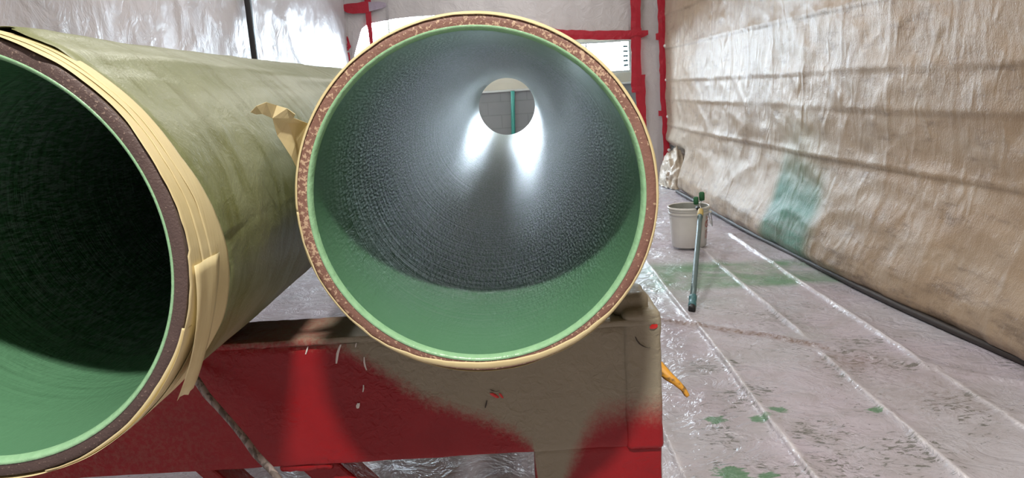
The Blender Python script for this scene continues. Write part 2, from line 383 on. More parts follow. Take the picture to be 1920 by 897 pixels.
def emis(name, colr, st):
    def fn(nt): return {'Base Color': colr, 'Emission Color': colr, 'Emission Strength': st, 'Roughness': 0.4}
    return material(name, fn)
M['daylight'] = emis('daylit_pane', (0.72, 0.87, 1.0), WINDOW_STRENGTH)
M['lit'] = emis('lamp_diffuser', (1.0, 0.97, 0.92), 6.0)

# ------------------------------------------------------------------ setting
def xb(y): 
    ks = [-5, -1, 1, 2.0, 2.764, 3.48, 4.766, 6.525, 8.586, 9.2]; vx = [2.3, 2.22, 2.10, 2.01, 1.926, 1.838, 1.735, 1.668, 1.641, 1.638]
    return sum(np.interp(y + d, ks, vx) for d in (-0.4, -0.2, 0, 0.2, 0.4)) / 5
def g1(v, c, w): return np.exp(-((v - c) / w) ** 2)
def sstep(a, b, v): t = np.clip((v - a) / (b - a), 0, 1); return t * t * (3 - 2 * t)

# floor: one sheet with raised fold lines
xs = np.concatenate([np.arange(-2.3, 0.2, 0.06), np.arange(0.2, 2.36, 0.006)]); ys = np.concatenate([np.arange(-4.2, 1.4, 0.12), np.arange(1.4, 5.6, 0.02), np.arange(5.6, 9.12, 0.045)])
x, y = np.meshgrid(xs, ys, indexing='ij')
h = 0.010 * fbm(x * 2.2, y * 2.2, 11) + 0.006 * fbm(x * 7, y * 7, 21)
h += 0.010 * (ridge(x * 1.7 + y * 0.5, y * 1.2, 31, 3) - 0.5) * (0.4 + sstep(3.0, 4.5, y))
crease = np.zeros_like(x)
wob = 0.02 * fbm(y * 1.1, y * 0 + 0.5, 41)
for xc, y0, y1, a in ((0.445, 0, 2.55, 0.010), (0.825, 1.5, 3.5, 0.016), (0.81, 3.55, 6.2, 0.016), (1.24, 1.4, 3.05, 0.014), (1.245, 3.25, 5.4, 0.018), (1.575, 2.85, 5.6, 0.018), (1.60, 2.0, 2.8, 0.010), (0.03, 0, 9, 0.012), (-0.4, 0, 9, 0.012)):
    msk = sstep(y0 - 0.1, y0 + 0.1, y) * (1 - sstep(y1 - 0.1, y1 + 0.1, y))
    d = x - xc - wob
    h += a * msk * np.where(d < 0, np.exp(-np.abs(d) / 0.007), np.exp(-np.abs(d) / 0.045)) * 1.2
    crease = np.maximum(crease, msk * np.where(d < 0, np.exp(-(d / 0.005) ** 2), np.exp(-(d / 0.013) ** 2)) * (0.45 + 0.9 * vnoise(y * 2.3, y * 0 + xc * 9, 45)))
for yc, a in ((2.38, 0.006), (4.6, 0.008), (6.0, 0.01)):
    h += a * g1(y, yc + 0.06 * np.sin(x * 2), 0.012) * (x > 1.0)
yl = np.interp(x, [0.2, 0.677, 0.877, 1.106, 1.37, 1.669, 1.829, 2.1], [3.72, 3.627, 3.46, 3.299, 3.008, 2.749, 2.618, 2.45])
dd = y - yl
h += 0.012 * np.where(dd > 0, np.exp(-dd / 0.10), np.exp(dd / 0.008))
green = sstep(4.05, 4.2, y + 0.10 * fbm(x * 3, y * 3, 51)) * (1 - sstep(4.62, 4.85, y + 0.25 * fbm(x * 2, y * 2, 52))) * sstep(0.3, 0.5, x)
green = np.clip(green * 0.9 + 0.35 * g1(x, 0.75, 0.4) * sstep(3.7, 3.95, y) * (1 - sstep(4.1, 4.4, y)) + 0.4 * g1(x, 1.28, 0.1) * g1(y, 3.3, 0.12) * 0.6, 0, 0.92)
green *= 1 - 0.55 * sstep(0.9, 0.6, x)
blot = np.zeros_like(x)
for bx_, by_, r in ((0.886, 2.524, 0.055), (0.644, 2.481, 0.06), (0.80, 2.47, 0.06), (1.212, 2.483, 0.05), (0.60, 2.10, 0.085), (0.70, 2.08, 0.05)):
    blot = np.maximum(blot, g1(x, bx_, r) * g1(y, by_, r * 0.8))
dirt = np.zeros_like(x)
for bx_, by_, r in ((0.80, 2.62, 0.14), (0.93, 2.36, 0.12), (0.60, 2.12, 0.14), (0.93, 2.09, 0.12), (1.25, 2.15, 0.14), (1.21, 2.48, 0.10), (1.36, 2.92, 0.2), (0.80, 2.95, 0.12), (1.50, 2.45, 0.15), (1.45, 3.15, 0.12), (0.62, 2.35, 0.1), (1.25, 3.5, 0.2)):
    dirt = np.maximum(dirt, g1(x, bx_, r) * g1(y, by_, r))
brown = 0.6 * g1(x, 1.33, 0.14) * g1(y, 2.93, 0.10) + 1.3 * g1(dd, -0.01, 0.022) * (x < 1.3) + 0.35 * g1(x, 1.5, 0.25) * g1(y, 2.6, 0.25) + 0.3 * sstep(4.85, 5.1, y) * (1 - sstep(5.6, 6.0, y)) * sstep(0.5, 0.8, x)
hz = h - h.max() * 0
V = np.stack([x, y, hz - 0.004], -1).reshape(-1, 3)
fl = struct(mobj('floor', V, gridfaces(len(xs), len(ys)), M['floor'], attrs={'green': green, 'blot': blot, 'dirt': dirt, 'brown': brown, 'crease': np.clip(crease, 0, 1)}))

# right wall: tan sheeting, billowing in above the floor
ys = np.concatenate([np.arange(-4.2, 1.8, 0.10), np.arange(1.8, 9.0, 0.0165), [9.0]]); zs = np.concatenate([np.arange(0.0, 2.1, 0.0165), np.arange(2.1, 3.61, 0.1)])
y, z = np.meshgrid(ys, zs, indexing='ij')
belly = np.interp(z, [0, 0.03, 0.07, 0.16, 0.32, 0.5, 0.7, 1.1, 3.6], [0.07, 0.015, -0.005, 0.01, 0.07, 0.12, 0.145, 0.15, 0.20])
X = xb(y) + belly + 0.05 * fbm(y * 0.8, z * 1.3, 61) + 0.016 * fbm(y * 4, z * 4, 71) * 2
fold = 0.038 * (ridge(y * 0.9 + z * 1.1, z * 1.9 - y * 0.35, 81, 2) - 0.5) * (1 - sstep(0.6, 0.9, z))
crink = 0.010 * (ridge(y * 3.1 + z, z * 3.3 - y, 91, 3) - 0.5)
diag = 0.014 * (ridge(y * 1.2 - z * 1.5, z * 0.8 + y * 0.2, 95, 2) - 0.5) * sstep(0.6, 0.8, z)
X -= fold + crink + diag
X += 0.24 * sstep(7.85, 8.1, y) * (1 - sstep(0.3, 0.5, z))
seam = np.zeros_like(z)
for k, (zc, a) in enumerate(((0.655, 0.014), (0.957, 0.007), (1.172, 0.007), (1.53, 0.008), (1.9, 0.008))):
    zz = zc + 0.02 * fbm(y * 0.9, y * 0 + k, 101 + k)
    d = z - zz
    X -= a * np.where(d > 0, np.exp(-d / 0.05), np.exp(d / 0.008)) * (0.55 + 0.9 * vnoise(y * 1.7, y * 0 + k, 111))
    seam += g1(d, -0.01, 0.008) * (0.4 + 0.6 * vnoise(y * 2.1, y * 0 + k * 3, 121))
for yc in (2.45, 2.96, 3.47, 3.96, 4.46, 4.97, 5.5, 6.0, 6.45, 7.0, 7.5, 8.0):
    yy = yc + 0.03 * fbm(z * 1.5, z * 0 + yc, 131)
    X -= 0.005 * np.exp(-np.abs(y - yy) / 0.012)
    seam += 0.5 * g1(y, yy, 0.007) * sstep(0.5, 0.6, vnoise(z * 3, z * 0 + yc, 141) + 0.15)
yedge = 0.10 * fbm(y * 2, z * 2, 151)
green = sstep(4.42, 4.68, y + yedge) * (1 - sstep(5.18, 5.34, y + yedge * 0.4)) * (1 - sstep(0.40, 0.72, z + 0.25 * fbm(y * 2.4, z * 2, 152) + 0.12 * (5.2 - y)))
green = np.clip(0.95 * green + 0.25 * g1(y, 5.0, 0.3) * sstep(0.45, 0.6, z) * (1 - sstep(0.7, 1.05, z)), 0, 0.95)
pale = 0.45 * sstep(7.0, 8.9, y) + 0.25 * g1(z, 0.5, 0.25) * sstep(3.0, 8, y)
V = np.stack([X, y, z], -1).reshape(-1, 3)
struct(mobj('wall_right', V, gridfaces(len(ys), len(zs)), M['tarp'], attrs={'green': green, 'seam': np.clip(seam, 0, 1), 'pale': np.clip(pale, 0, 1)}))
yb = np.arange(-4.0, 7.95, 0.15)
struct(tube('gap_shade_right', [(float(xb(np.array(v))) + 0.02 + 0.006 * math.sin(v * 3), v, 0.014) for v in yb], 0.018, M['brown'], segs=8))  # dark tube stands for the shaded gap under the wall's foot

# left wall
ys = np.concatenate([np.arange(-4.2, 2, 0.2), np.arange(2, 9.0, 0.025), [9.0]]); zs = np.concatenate([np.arange(0, 1.3, 0.1), np.arange(1.3, 2.6, 0.025), np.arange(2.6, 3.61, 0.2)])
y, z = np.meshgrid(ys, zs, indexing='ij')
X = -1.90 + 0.05 * fbm(y * 0.9, z * 1.1, 201) + 0.03 * (ridge(y * 1.1 + z * 1.3, z * 1.4 - y * 0.5, 211, 3) - 0.5) + 0.012 * (ridge(y * 5, z * 5, 221, 3) - 0.5)
struct(mobj('wall_left', np.stack([X, y, z], -1).reshape(-1, 3), gridfaces(len(ys), len(zs), flip=True), M['white']))
# back wall and ceiling of the tent
def sheet(name, p0, du, dv, n, k, mt, amp=0.02, seed=1, nor=(0, 0, 1)):
    u, v = np.meshgrid(np.linspace(0, 1, n), np.linspace(0, 1, k), indexing='ij')
    P = np.array(p0)[None, None] + u[..., None] * np.array(du) + v[..., None] * np.array(dv)
    P = P + (amp * (ridge(u * np.linalg.norm(du) * 1.2, v * np.linalg.norm(dv) * 1.2, seed, 3) - 0.5))[..., None] * np.array(nor)
    return mobj(name, P.reshape(-1, 3), gridfaces(n, k), mt)
struct(sheet('wall_back', (-2.3, -4.2, 0), (4.8, 0, 0), (0, 0, CEIL), 50, 40, M['backtarp'], 0.05, 301, (0, 1, 0)))
struct(sheet('ceiling', (-2.4, -4.2, CEIL), (4.8, 0, 0), (0, 13.2, 0), 50, 120, M['white'], 0.05, 311))
# far wall: white sheeting with a wide taped opening
xs = np.arange(-1.95, 1.86, 0.02)
zbot = np.interp(xs, [-1.95, -1.90, -1.875, -1.83, -1.717, -1.63, -1.32, -1.0, -0.5, 0.3, 0.6, 1.0, 1.455, 1.4551, 1.86], [0, 0, 1.2, 1.68, 1.975, 2.03, 2.06, 2.08, 2.05, 1.9, 1.735, 1.71, 1.69, 0, 0])
u = np.linspace(0, 1, 90)
x, t = np.meshgrid(xs, u, indexing='ij'); z = zbot[:, None] + (CEIL - zbot[:, None]) * t
yy = 9.0 + 0.02 * (ridge(x * 1.5, z * 1.2 + x * 0.6, 321, 3) - 0.5) + 0.03 * fbm(x * 3, z * 0.5, 331) - 0.03 * np.exp(-(z - zbot[:, None]) / 0.12) * (np.abs(x) < 1.4)
wf = struct(mobj('wall_far', np.stack([x, yy, z], -1).reshape(-1, 3), gridfaces(len(xs), len(u)), M['curtain']))
def strip(name, pts, mt, parent, yv=8.965, seed=0):
    """a strip of tape: pts = list of (left x, right x, z) from top to bottom, slightly uneven edges"""
    r = random.Random(seed); V = []; n = 0
    a = np.array(pts, float); zt = np.linspace(0, 1, max(8, int(abs(a[0, 2] - a[-1, 2]) / 0.06)))
    tt = np.linspace(0, 1, len(a))
    for q in zt:
        l, rr, zz = (np.interp(q, tt, a[:, i]) for i in range(3))
        j = r.uniform(-0.006, 0.006); k = r.uniform(-0.006, 0.006)
        V += [(l + j, yv + r.uniform(-0.004, 0.004), zz), ((l + rr) / 2, yv - 0.0015, zz), (rr + k, yv + r.uniform(-0.004, 0.004), zz)]
    Fs = []
    for i in range(len(zt) - 1):
        for k in range(2): Fs.append([i * 3 + k, i * 3 + k + 1, i * 3 + k + 4, i * 3 + k + 3])
    return solid(mobj(name, V, Fs, mt, parent, smooth_=False), 0.002)
def hstrip(name, pts, mt, parent, yv=8.96, seed=0):
    """pts = list of (x, z low, z high) from left to right"""
    r = random.Random(seed); a = np.array(pts, float); V = []
    xt = np.linspace(a[0, 0], a[-1, 0], max(6, int((a[-1, 0] - a[0, 0]) / 0.05)))
    for q in xt:
        lo, hi = np.interp(q, a[:, 0], a[:, 1]), np.interp(q, a[:, 0], a[:, 2])
        V += [(q, yv + r.uniform(-0.004, 0.004), lo + r.uniform(-0.005, 0.005)), (q, yv - 0.0015, (lo + hi) / 2), (q, yv, hi + r.uniform(-0.005, 0.005))]
    Fs = []
    for i in range(len(xt) - 1):
        for k in range(2): Fs.append([i * 3 + k, i * 3 + 3 + k, i * 3 + 4 + k, i * 3 + k + 1])
    return solid(mobj(name, V, Fs, mt, parent, smooth_=False), 0.002)
strip('red_tape', [(-1.68, -1.60, 2.6), (-1.64, -1.573, 2.29), (-1.645, -1.585, 2.05), (-1.637, -1.59, 1.85), (-1.63, -1.59, 1.6)], M['red'], wf, 8.955, 1)
hstrip('red_tape', [(-1.915, 2.20, 2.255), (-1.84, 2.15, 2.26), (-1.60, 2.145, 2.275)], M['red'], wf, 8.945, 2)
hstrip('lilac_tape', [(-1.60, 2.16, 2.27), (-1.47, 2.18, 2.265), (-1.40, 2.20, 2.24)], M['lilac'], wf, 8.95, 3)
strip('red_tape', [(-1.885, -1.872, 1.90), (-1.89, -1.855, 1.82), (-1.895, -1.85, 1.78), (-1.90, -1.88, 1.74)], M['red'], wf, 8.94, 4)
strip('red_tape', [(-1.905, -1.88, 1.72), (-1.91, -1.87, 1.6), (-1.91, -1.87, 1.2)], M['red'], wf, 8.94, 5)
hstrip('red_tape', [(0.2, 1.80, 1.90), (0.61, 1.71, 1.815), (1.0, 1.68, 1.78), (1.515, 1.655, 1.75), (1.60, 1.70, 1.745)], M['red'], wf, 8.945, 6)
strip('red_tape', [(1.42, 1.545, 2.7), (1.408, 1.525, 2.10), (1.40, 1.51, 1.65), (1.385, 1.50, 1.16), (1.39, 1.49, 1.05)], M['red'], wf, 8.94, 7)
strip('red_tape', [(1.43, 1.55, 1.25), (1.445, 1.55, 0.9), (1.452, 1.547, 0.69), (1.46, 1.55, 0.2)], M['red'], wf, 8.95, 8)
hstrip('red_tape', [(1.36, 1.67, 1.72), (1.44, 1.70, 1.80), (1.52, 1.69, 1.77)], M['red'], wf, 8.93, 16)
ct = strip('red_corner_tape', [(1.70, 1.80, 2.8), (1.709, 1.795, 2.08), (1.72, 1.80, 1.5), (1.715, 1.81, 1.1), (1.735, 1.815, 0.6), (1.741, 1.815, 0.29), (1.71, 1.79, 0.0)], M['red'], wf, 8.92, 9)
hstrip('red_tape', [(1.68, 1.63, 1.70), (1.73, 1.63, 1.71)], M['red'], wf, 8.915, 10)
hstrip('red_tape', [(1.69, 0.76, 0.82), (1.75, 0.76, 0.82)], M['red'], wf, 8.915, 11)
for zc, xc in ((1.557, 1.785), (1.172, 1.793), (0.749, 1.80), (0.355, 1.805)):
    k = tube('tack', [(xc, 8.92, zc), (xc - 0.002, 8.905, zc), (xc - 0.004, 8.895, zc), (xc - 0.004, 8.875, zc), (xc - 0.004, 8.865, zc)], [0.008, 0.012, 0.021, 0.020, 0.008], M['knob'], ct, 12)

# room beyond the opening
struct(rbox('floor.001', (-4, 9.13, -0.05), (4, 11.6, -0.004), M['cement'], bev=0))
struct(rbox('wall_annex_low', (-4, 11.5, 0), (4, 11.75, 1.14), M['conc'], bev=0))
struct(rbox('trim_1', (-4, 11.46, 1.142), (4, 11.75, 1.17), M['frame'], bev=0.004))
ANN = struct(rbox('wall_annex_high', (-4, 11.62, 1.172), (4, 11.75, CEIL), M['cream'], bev=0))
struct(rbox('wall_annex_left', (-4.15, 9.13, 0), (-4.0, 11.75, CEIL), M['cream'], bev=0))
struct(rbox('wall_annex_right', (4.0, 9.13, 0), (4.15, 11.75, CEIL), M['cream'], bev=0))
struct(rbox('ceiling.001', (-4, 9.13, CEIL), (4, 11.75, CEIL + 0.05), M['cream'], bev=0))
def window(n, x0, x1, z0, z1, mull, slats):
    w = bpy.data.objects.new('window_%d' % n, None); COL.objects.link(w); w.location = ((x0 + x1) / 2, 11.6, z0); w['kind'] = 'structure'
    f = 0.035
    for a, b in (((x0 - f, 11.54, z0 - f), (x1 + f, 11.615, z0)), ((x0 - f, 11.54, z1), (x1 + f, 11.615, z1 + f)), ((x0 - f, 11.54, z0), (x0, 11.615, z1)), ((x1, 11.54, z0), (x1 + f, 11.615, z1))):
        rbox('window_frame', a, b, M['frame'], w, 0.004)
    cuts = [x0] + mull + [x1]
    for a, b in zip(cuts[:-1], cuts[1:]):
        rbox('pane', (a, 11.60, z0), (b, 11.612, z1), M['daylight'], w, 0)
    for mx in mull: rbox('mullion', (mx - 0.012, 11.56, z0), (mx + 0.012, 11.60, z1), M['frame'], w, 0.002)
    if slats:
        k = 6; 
        for i in (0, k - 1):
            zc = z0 + (i + 0.5) * (z1 - z0) / k
            V = [(x0 + 0.01, 11.56, zc + 0.009), (x1 - 0.03, 11.56, zc + 0.009), (x1 - 0.03, 11.585, zc - 0.009), (x0 + 0.01, 11.585, zc - 0.009)]
            solid(mobj('slat', V, [[0, 1, 2, 3]], M['slat'], w, False), 0.003)
        for i in range(1, k):
            zc = z0 + i * (z1 - z0) / k
            rbox('blind_clip', (x1 - 0.085, 11.552, zc - 0.016), (x1 - 0.008, 11.575, zc + 0.016), M['pole'], w, 0.003)
    return w
window(1, 0.50, 1.765, 1.35, 1.765, [1.13], True)
window(2, -2.45, -0.55, 1.35, 2.32, [-1.80, -1.15], False)
gp = tube('green_post', [(-0.045, 11.44, 0.0), (-0.04, 11.44, 0.5), (-0.01, 11.44, 1.15)], 0.03, M['green'], segs=12, base=(-0.045, 11.44, 0))
tag(gp, 'slim green upright post against the grey block wall, seen through the pipe', 'post')
tp = rbox('wall_strut', (-1.86, 5.50, 0.0), (-1.82, 5.55, 3.55), M['dark'], bev=0.006, base=(-1.84, 5.525, 0))
tag(tp, 'black upright tent strut standing against the white plastic left wall', 'strut')

# crumpled surplus sheeting at the foot of the far right corner
def crumple(name, c, r, mt, seed, label, cat):
    bm = bmesh.new(); bmesh.ops.create_icosphere(bm, subdivisions=5, radius=1.0)
    for v in bm.verts:
        d = v.co.normalized(); q = d * 2.2 + Vector((seed, seed, seed))
        rg = 1 - abs(mnoise.noise(q)) * 2; rg2 = 1 - abs(mnoise.noise(q * 2.6)) * 2; rg3 = 1 - abs(mnoise.noise(q * 6)) * 2
        k = 0.80 + 0.16 * rg + 0.10 * rg2 + 0.05 * rg3
        flat = 1.0 if d.z > 0 else 0.1
        v.co = Vector((d.x * r[0] * k, d.y * r[1] * k, max(0.0, d.z * r[2] * k * flat * (1.0 - 0.35 * abs(d.x)))))
    me = bpy.data.meshes.new(name); bm.to_mesh(me); bm.free()
    o = link(name, me, mt); o.location = c
    return tag(o, label, cat)
crumple('plastic_bundle', (1.765, 8.42, 0.0), (0.16, 0.36, 0.46), M['beige'], 3.3, 'crumpled beige plastic sheeting bunched at the foot of the far right corner', 'plastic sheet')

# ceiling lamps (above the frame)
kl = thing('work_lamp', 'round white work lamp hanging under the plastic ceiling above the pipe mouths', 'lamp', (KEY_POS[0], KEY_POS[1], KEY_POS[2]))
lathe_z('housing', [(0.02, 0.17), (0.05, 0.165), (0.10, 0.12), (0.165, 0.05), (0.17, 0.02), (0.16, 0.02)], KEY_POS, M['lamp'], kl)
lathe_z('diffuser', [(0.001, 0.022), (0.155, 0.022)], KEY_POS, M['lit'], kl)
def area(name, loc, power, sx, sy, shape, colr, parent):
    L = bpy.data.lights.new(name, 'AREA'); L.energy = power; L.shape = shape; L.size = sx; L.size_y = sy; L.color = colr
    o = bpy.data.objects.new(name, L); COL.objects.link(o); o.parent = parent; o.location = loc
    return o
area('lamp_light', (0, 0, 0.0), KEY_W, KEY_SIZE * 2.0, KEY_SIZE * 0.8, 'ELLIPSE', (1.0, 0.955, 0.89), kl)
for i, (lx, ly) in enumerate(TUBES):
    t = thing('tube_lamp', ['long white ceiling tube lamp over the left pipe', 'long white ceiling tube lamp nearest the tan wall', 'long white ceiling tube lamp nearest the taped opening'][i], 'lamp', (lx, ly, CEIL - 0.12), 'ceiling tube lamps')
    rbox('housing', (lx - 0.09, ly - 0.62, CEIL - 0.10), (lx + 0.09, ly + 0.62, CEIL - 0.03), M['lamp'], t, 0.01)
    rbox('diffuser', (lx - 0.075, ly - 0.60, CEIL - 0.115), (lx + 0.075, ly + 0.60, CEIL - 0.10), M['lit'], t, 0.004)
    area('lamp_light', (0, 0, -0.01), TUBE_W, 0.15, 1.2, 'RECTANGLE', (1.0, 0.97, 0.93), t)

# ------------------------------------------------------------------ pipes
RO, RB, RI = 0.304, 0.2855, 0.279
PZ = 1.017; PLEN = 6.3
def pipe(cx, y0, label, rim, lip=True):
    t = thing('steel_pipe', label, 'pipe', (cx, y0, PZ - RO), None)
    c = (cx, PZ); y1 = y0 + PLEN
    lathe_y('pipe_wall', [(RO, y0 + 0.001)] + [(RO, y0 + v) for v in (0.1, 1, 2, 3, 4, 5, 6)] + [(RO, y1), (RI, y1)], c, M['steel'], t)
    lathe_y('cut_rim', [(RB, y0), (RB + 0.004, y0 - 0.0006), ((RB + RO) / 2, y0 - 0.0004), (RO - 0.002, y0), (RO, y0 + 0.0015)], c, rim, t)
    lathe_y('coating_edge', [(RI - 0.0005, y0 + 0.012), (RI + 0.0005, y0 + 0.007), (RI + 0.003, y0 + 0.0015), (RB + 0.0006, y0 - 0.0012), (RB + 0.0012, y0 + 0.0003)], c, M['lip'], t)
    yy = np.concatenate([np.linspace(y0 + 0.011, y0 + 1, 40), np.linspace(y0 + 1.05, y1, 60)])
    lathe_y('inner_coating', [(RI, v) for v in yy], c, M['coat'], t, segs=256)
    return t
def band(name, cx, fy0, fy1, r, mt, parent, t0=0, t1=360, n=360, k=14, famp=0.0, seed=0, rf=None, th=0.0006):
    """sheet wrapped round a pipe; fy0/fy1 give front and back edge for an angle in degrees (0 = right, 90 = top)"""
    full = abs(t1 - t0) >= 360
    T = np.linspace(t0, t1, n, endpoint=not full); u = np.linspace(0, 1, k)
    A, U = np.meshgrid(T, u, indexing='ij')
    y0 = np.array([fy0(a) for a in T])[:, None]; y1 = np.array([fy1(a) for a in T])[:, None]
    Y = y0 + (y1 - y0) * U
    r_ = r + famp * fbm(A / 14.0, Y * 9, seed, 4) * 2 if famp else np.full_like(A, r)
    if rf is not None: r_ = r_ + rf(A, Y)
    a = np.radians(A)
    V = np.stack([cx + r_ * np.cos(a), Y, PZ + r_ * np.sin(a)], -1).reshape(-1, 3)
    return mobj(name, V, gridfaces(n, k, full), mt, parent)
# --- left pipe
LX, LY = -0.747, 0.956
lp = pipe(LX, LY, 'steel pipe at left, wrapped in oversprayed green paper with a wide masking tape band', M['rim_shaded'])
def wrapang(a): return (a + 180) % 360 - 180
def tape_back(a):
    a = wrapang(a)
    return LY + float(np.interp(a, [-180, -90, -60, -27, -13, -5, 6, 23, 44, 70, 90, 180], [0.08, 0.06, 0.115, 0.15, 0.137, 0.128, 0.104, 0.07, 0.058, 0.05, 0.05, 0.08]))
def wav(a, s, amp=1.0): return amp * float(fbm(np.array(a / 12.0), np.array(s * 7.3), 400 + s, 3))
def paper_lift(A, Y):
    a = (A + 180) % 360 - 180
    l = 0.011 * np.exp(-((a - 72) / 6.0) ** 2) * np.exp(-np.abs(Y - 1.08) / 0.25)
    l += 0.006 * np.exp(-((a - 60 + (Y - 1) * 8) / 5.0) ** 2)
    l += 0.004 * (ridge(A / 30.0 + Y * 1.2, Y * 2.2 - A / 40, 431, 3) - 0.5)
    return l
solid(band('paper_wrap', LX, lambda a: tape_back(a) - (0.012 if not (71 < wrapang(a) < 100) else -0.006) + wav(a, 1, 0.01), lambda a: LY + PLEN - 0.05, RO + 0.0035, M['paper'], lp, n=420, k=170, famp=0.0022, seed=421, rf=paper_lift), 0.0008)
for i, (f0, f1, dr) in enumerate(((0.0, 0.55, 0.0042), (0.30, 0.80, 0.0054), (0.52, 1.0, 0.0062))):
    solid(band('masking_tape', LX, (lambda a, i=i, f0=f0: LY - (0.002 if i == 0 else 0) + (wav(a, 20, 0.012) if i == 0 else 0) + f0 * (tape_back(a) - LY) + wav(a, 5 + i, 0.012)), (lambda a, i=i, f1=f1: LY + f1 * (tape_back(a) - LY) + (wav(a, 9 + i, 0.004) if i == 2 else wav(a, 9 + i, 0.014))), RO + dr, M['tape'], lp, famp=0.0009, seed=441 + i, n=300, k=10), 0.0004)
# a turned-over edge of the tape round the lower right of the rim
def lipband(cx, y0, t0, t1, fr, ro, parent, seed, push=0.0016, n=90):
    T = np.linspace(t0, t1, n); V = []; k = 6
    for a in T:
        w = fr(a); r = np.radians(a)
        for j in range(k):
            q = j / (k - 1); rr = ro - w * q
            yv = y0 + 0.016 * (1 - q) ** 4 - push * (0.5 + min(q * 2, 0.8))
            V.append((cx + rr * math.cos(r), yv, PZ + rr * math.sin(r)))
    return solid(mobj('tape_fold', V, gridfaces(len(T), k), M['tape'], parent), 0.0005)
lipband(LX, LY, -78, -20, lambda a: 0.0055 + 0.004 * float(g1(a, -45, 12)) + wav(a, 31, 0.006), RO + 0.0055, lp, 31)
# torn tail of the tape, hanging at the lower right
V = []; nA, nB = 14, 6
for i in range(nA):
    q = i / (nA - 1)
    for j in range(nB):
        p = j / (nB - 1)
        a = math.radians(-4 - 37 * q); rr = RO + 0.0075 + 0.024 * q ** 2.2 * (0.75 + 0.25 * p) + 0.0015 * math.sin(9 * p + 3 * q)
        V.append((LX + rr * math.cos(a), LY + 0.006 + 0.020 * q + p * (0.085 - 0.040 * q) , PZ + rr * math.sin(a) + (0.0015 * ((j * 7) % 3 - 1) if i == nA - 1 else 0)))
solid(mobj('tape_tail', V, gridfaces(nA, nB), M['tape'], lp), 0.0005)
# unseen paper disc, added over the far end to keep the bore dark
t = np.linspace(0, 2 * np.pi, 96, endpoint=False)
V = [(LX, LY + PLEN + 0.03, PZ)]; rs = [0.1, 0.2, 0.28, 0.308, 0.312]; yo = [0.025, 0.02, 0.012, 0.004, -0.08]
for r, o in zip(rs, yo): V += [(LX + r * math.cos(a), LY + PLEN + o + 0.004 * math.sin(7 * a), PZ + r * math.sin(a)) for a in t]
Fs = [[0, 1 + i, 1 + (i + 1) % 96] for i in range(96)]
for k in range(len(rs) - 1):
    Fs += [[1 + k * 96 + i, 1 + (k + 1) * 96 + i, 1 + (k + 1) * 96 + (i + 1) % 96, 1 + k * 96 + (i + 1) % 96] for i in range(96)]
solid(mobj('added_cap', V, Fs, M['paper'], lp), 0.0008)
# --- right pipe
RX, RY = -0.073, 1.249
rp = pipe(RX, RY, 'open steel pipe at centre with green lining, rusty rim and a curling tape end', M['rim'])
solid(band('paper_wrap', RX, lambda a: RY + 0.06 + wav(a, 41, 0.01), lambda a: RY + PLEN - 0.05, RO + 0.003, M['paper'], rp, n=240, k=90, famp=0.002, seed=521), 0.0008)
for i, (f0, f1, dr) in enumerate(((0.004, 0.05, 0.0035), (0.035, 0.085, 0.0045))):
    solid(band('masking_tape', RX, lambda a, f0=f0, i=i: RY + f0 + wav(a, 50 + i, 0.012), lambda a, f1=f1, i=i: RY + f1 + wav(a, 60 + i, 0.008), RO + dr, M['tape'], rp, famp=0.0008, seed=541 + i, n=300, k=8), 0.0004)
lipband(RX, RY, -180, 180, lambda a: 0.0065 + 0.0155 * float(np.interp(a, [-180, -142, -125, -108, -95, -80, -60, -40, -32, 180], [0, 0, 0.1, 0.7, 0.95, 0.95, 0.6, 0.15, 0, 0])) + wav(a * 2.2, 71, 0.004) * (1 if a < -30 else 0.5), RO + 0.0052, rp, 71, n=300)
# crumpled tail of tape sticking out at its left
P_ = {'a': (-0.418, 1.2, 1.188), 'b': (-0.406, 1.196, 1.197), 'c': (-0.391, 1.2, 1.202), 'd': (-0.382, 1.222, 1.196), 'e': (-0.367, 1.225, 1.19), 'f': (-0.352, 1.215, 1.18), 'g': (-0.362, 1.238, 1.174), 'h': (-0.352, 1.285, 1.162), 'i': (-0.378, 1.283, 1.082), 'j': (-0.391, 1.22, 1.176), 'k': (-0.393, 1.24, 1.147), 'l': (-0.381, 1.262, 1.109), 'm': (-0.374, 1.246, 1.166), 'n': (-0.372, 1.262, 1.13), 'o': (-0.402, 1.206, 1.184), 'p': (-0.412, 1.206, 1.184)}
nm = list(P_); ix = {k: i for i, k in enumerate(nm)}
F3 = ['pab', 'pbo', 'obc', 'ocj', 'jcd', 'jde', 'jeg', 'gef', 'jgm', 'jmk', 'mgh', 'kmn', 'mhn', 'knl', 'nhi', 'lni']
o = mobj('tape_tail', [P_[k] for k in nm], [[ix[q] for q in f] for f in F3], M['tape'], rp, smooth_=False)
sd = o.modifiers.new('soften', 'SUBSURF'); sd.levels = 1; sd.render_levels = 1; sd.subdivision_type = 'SIMPLE'
solid(o, 0.0007)

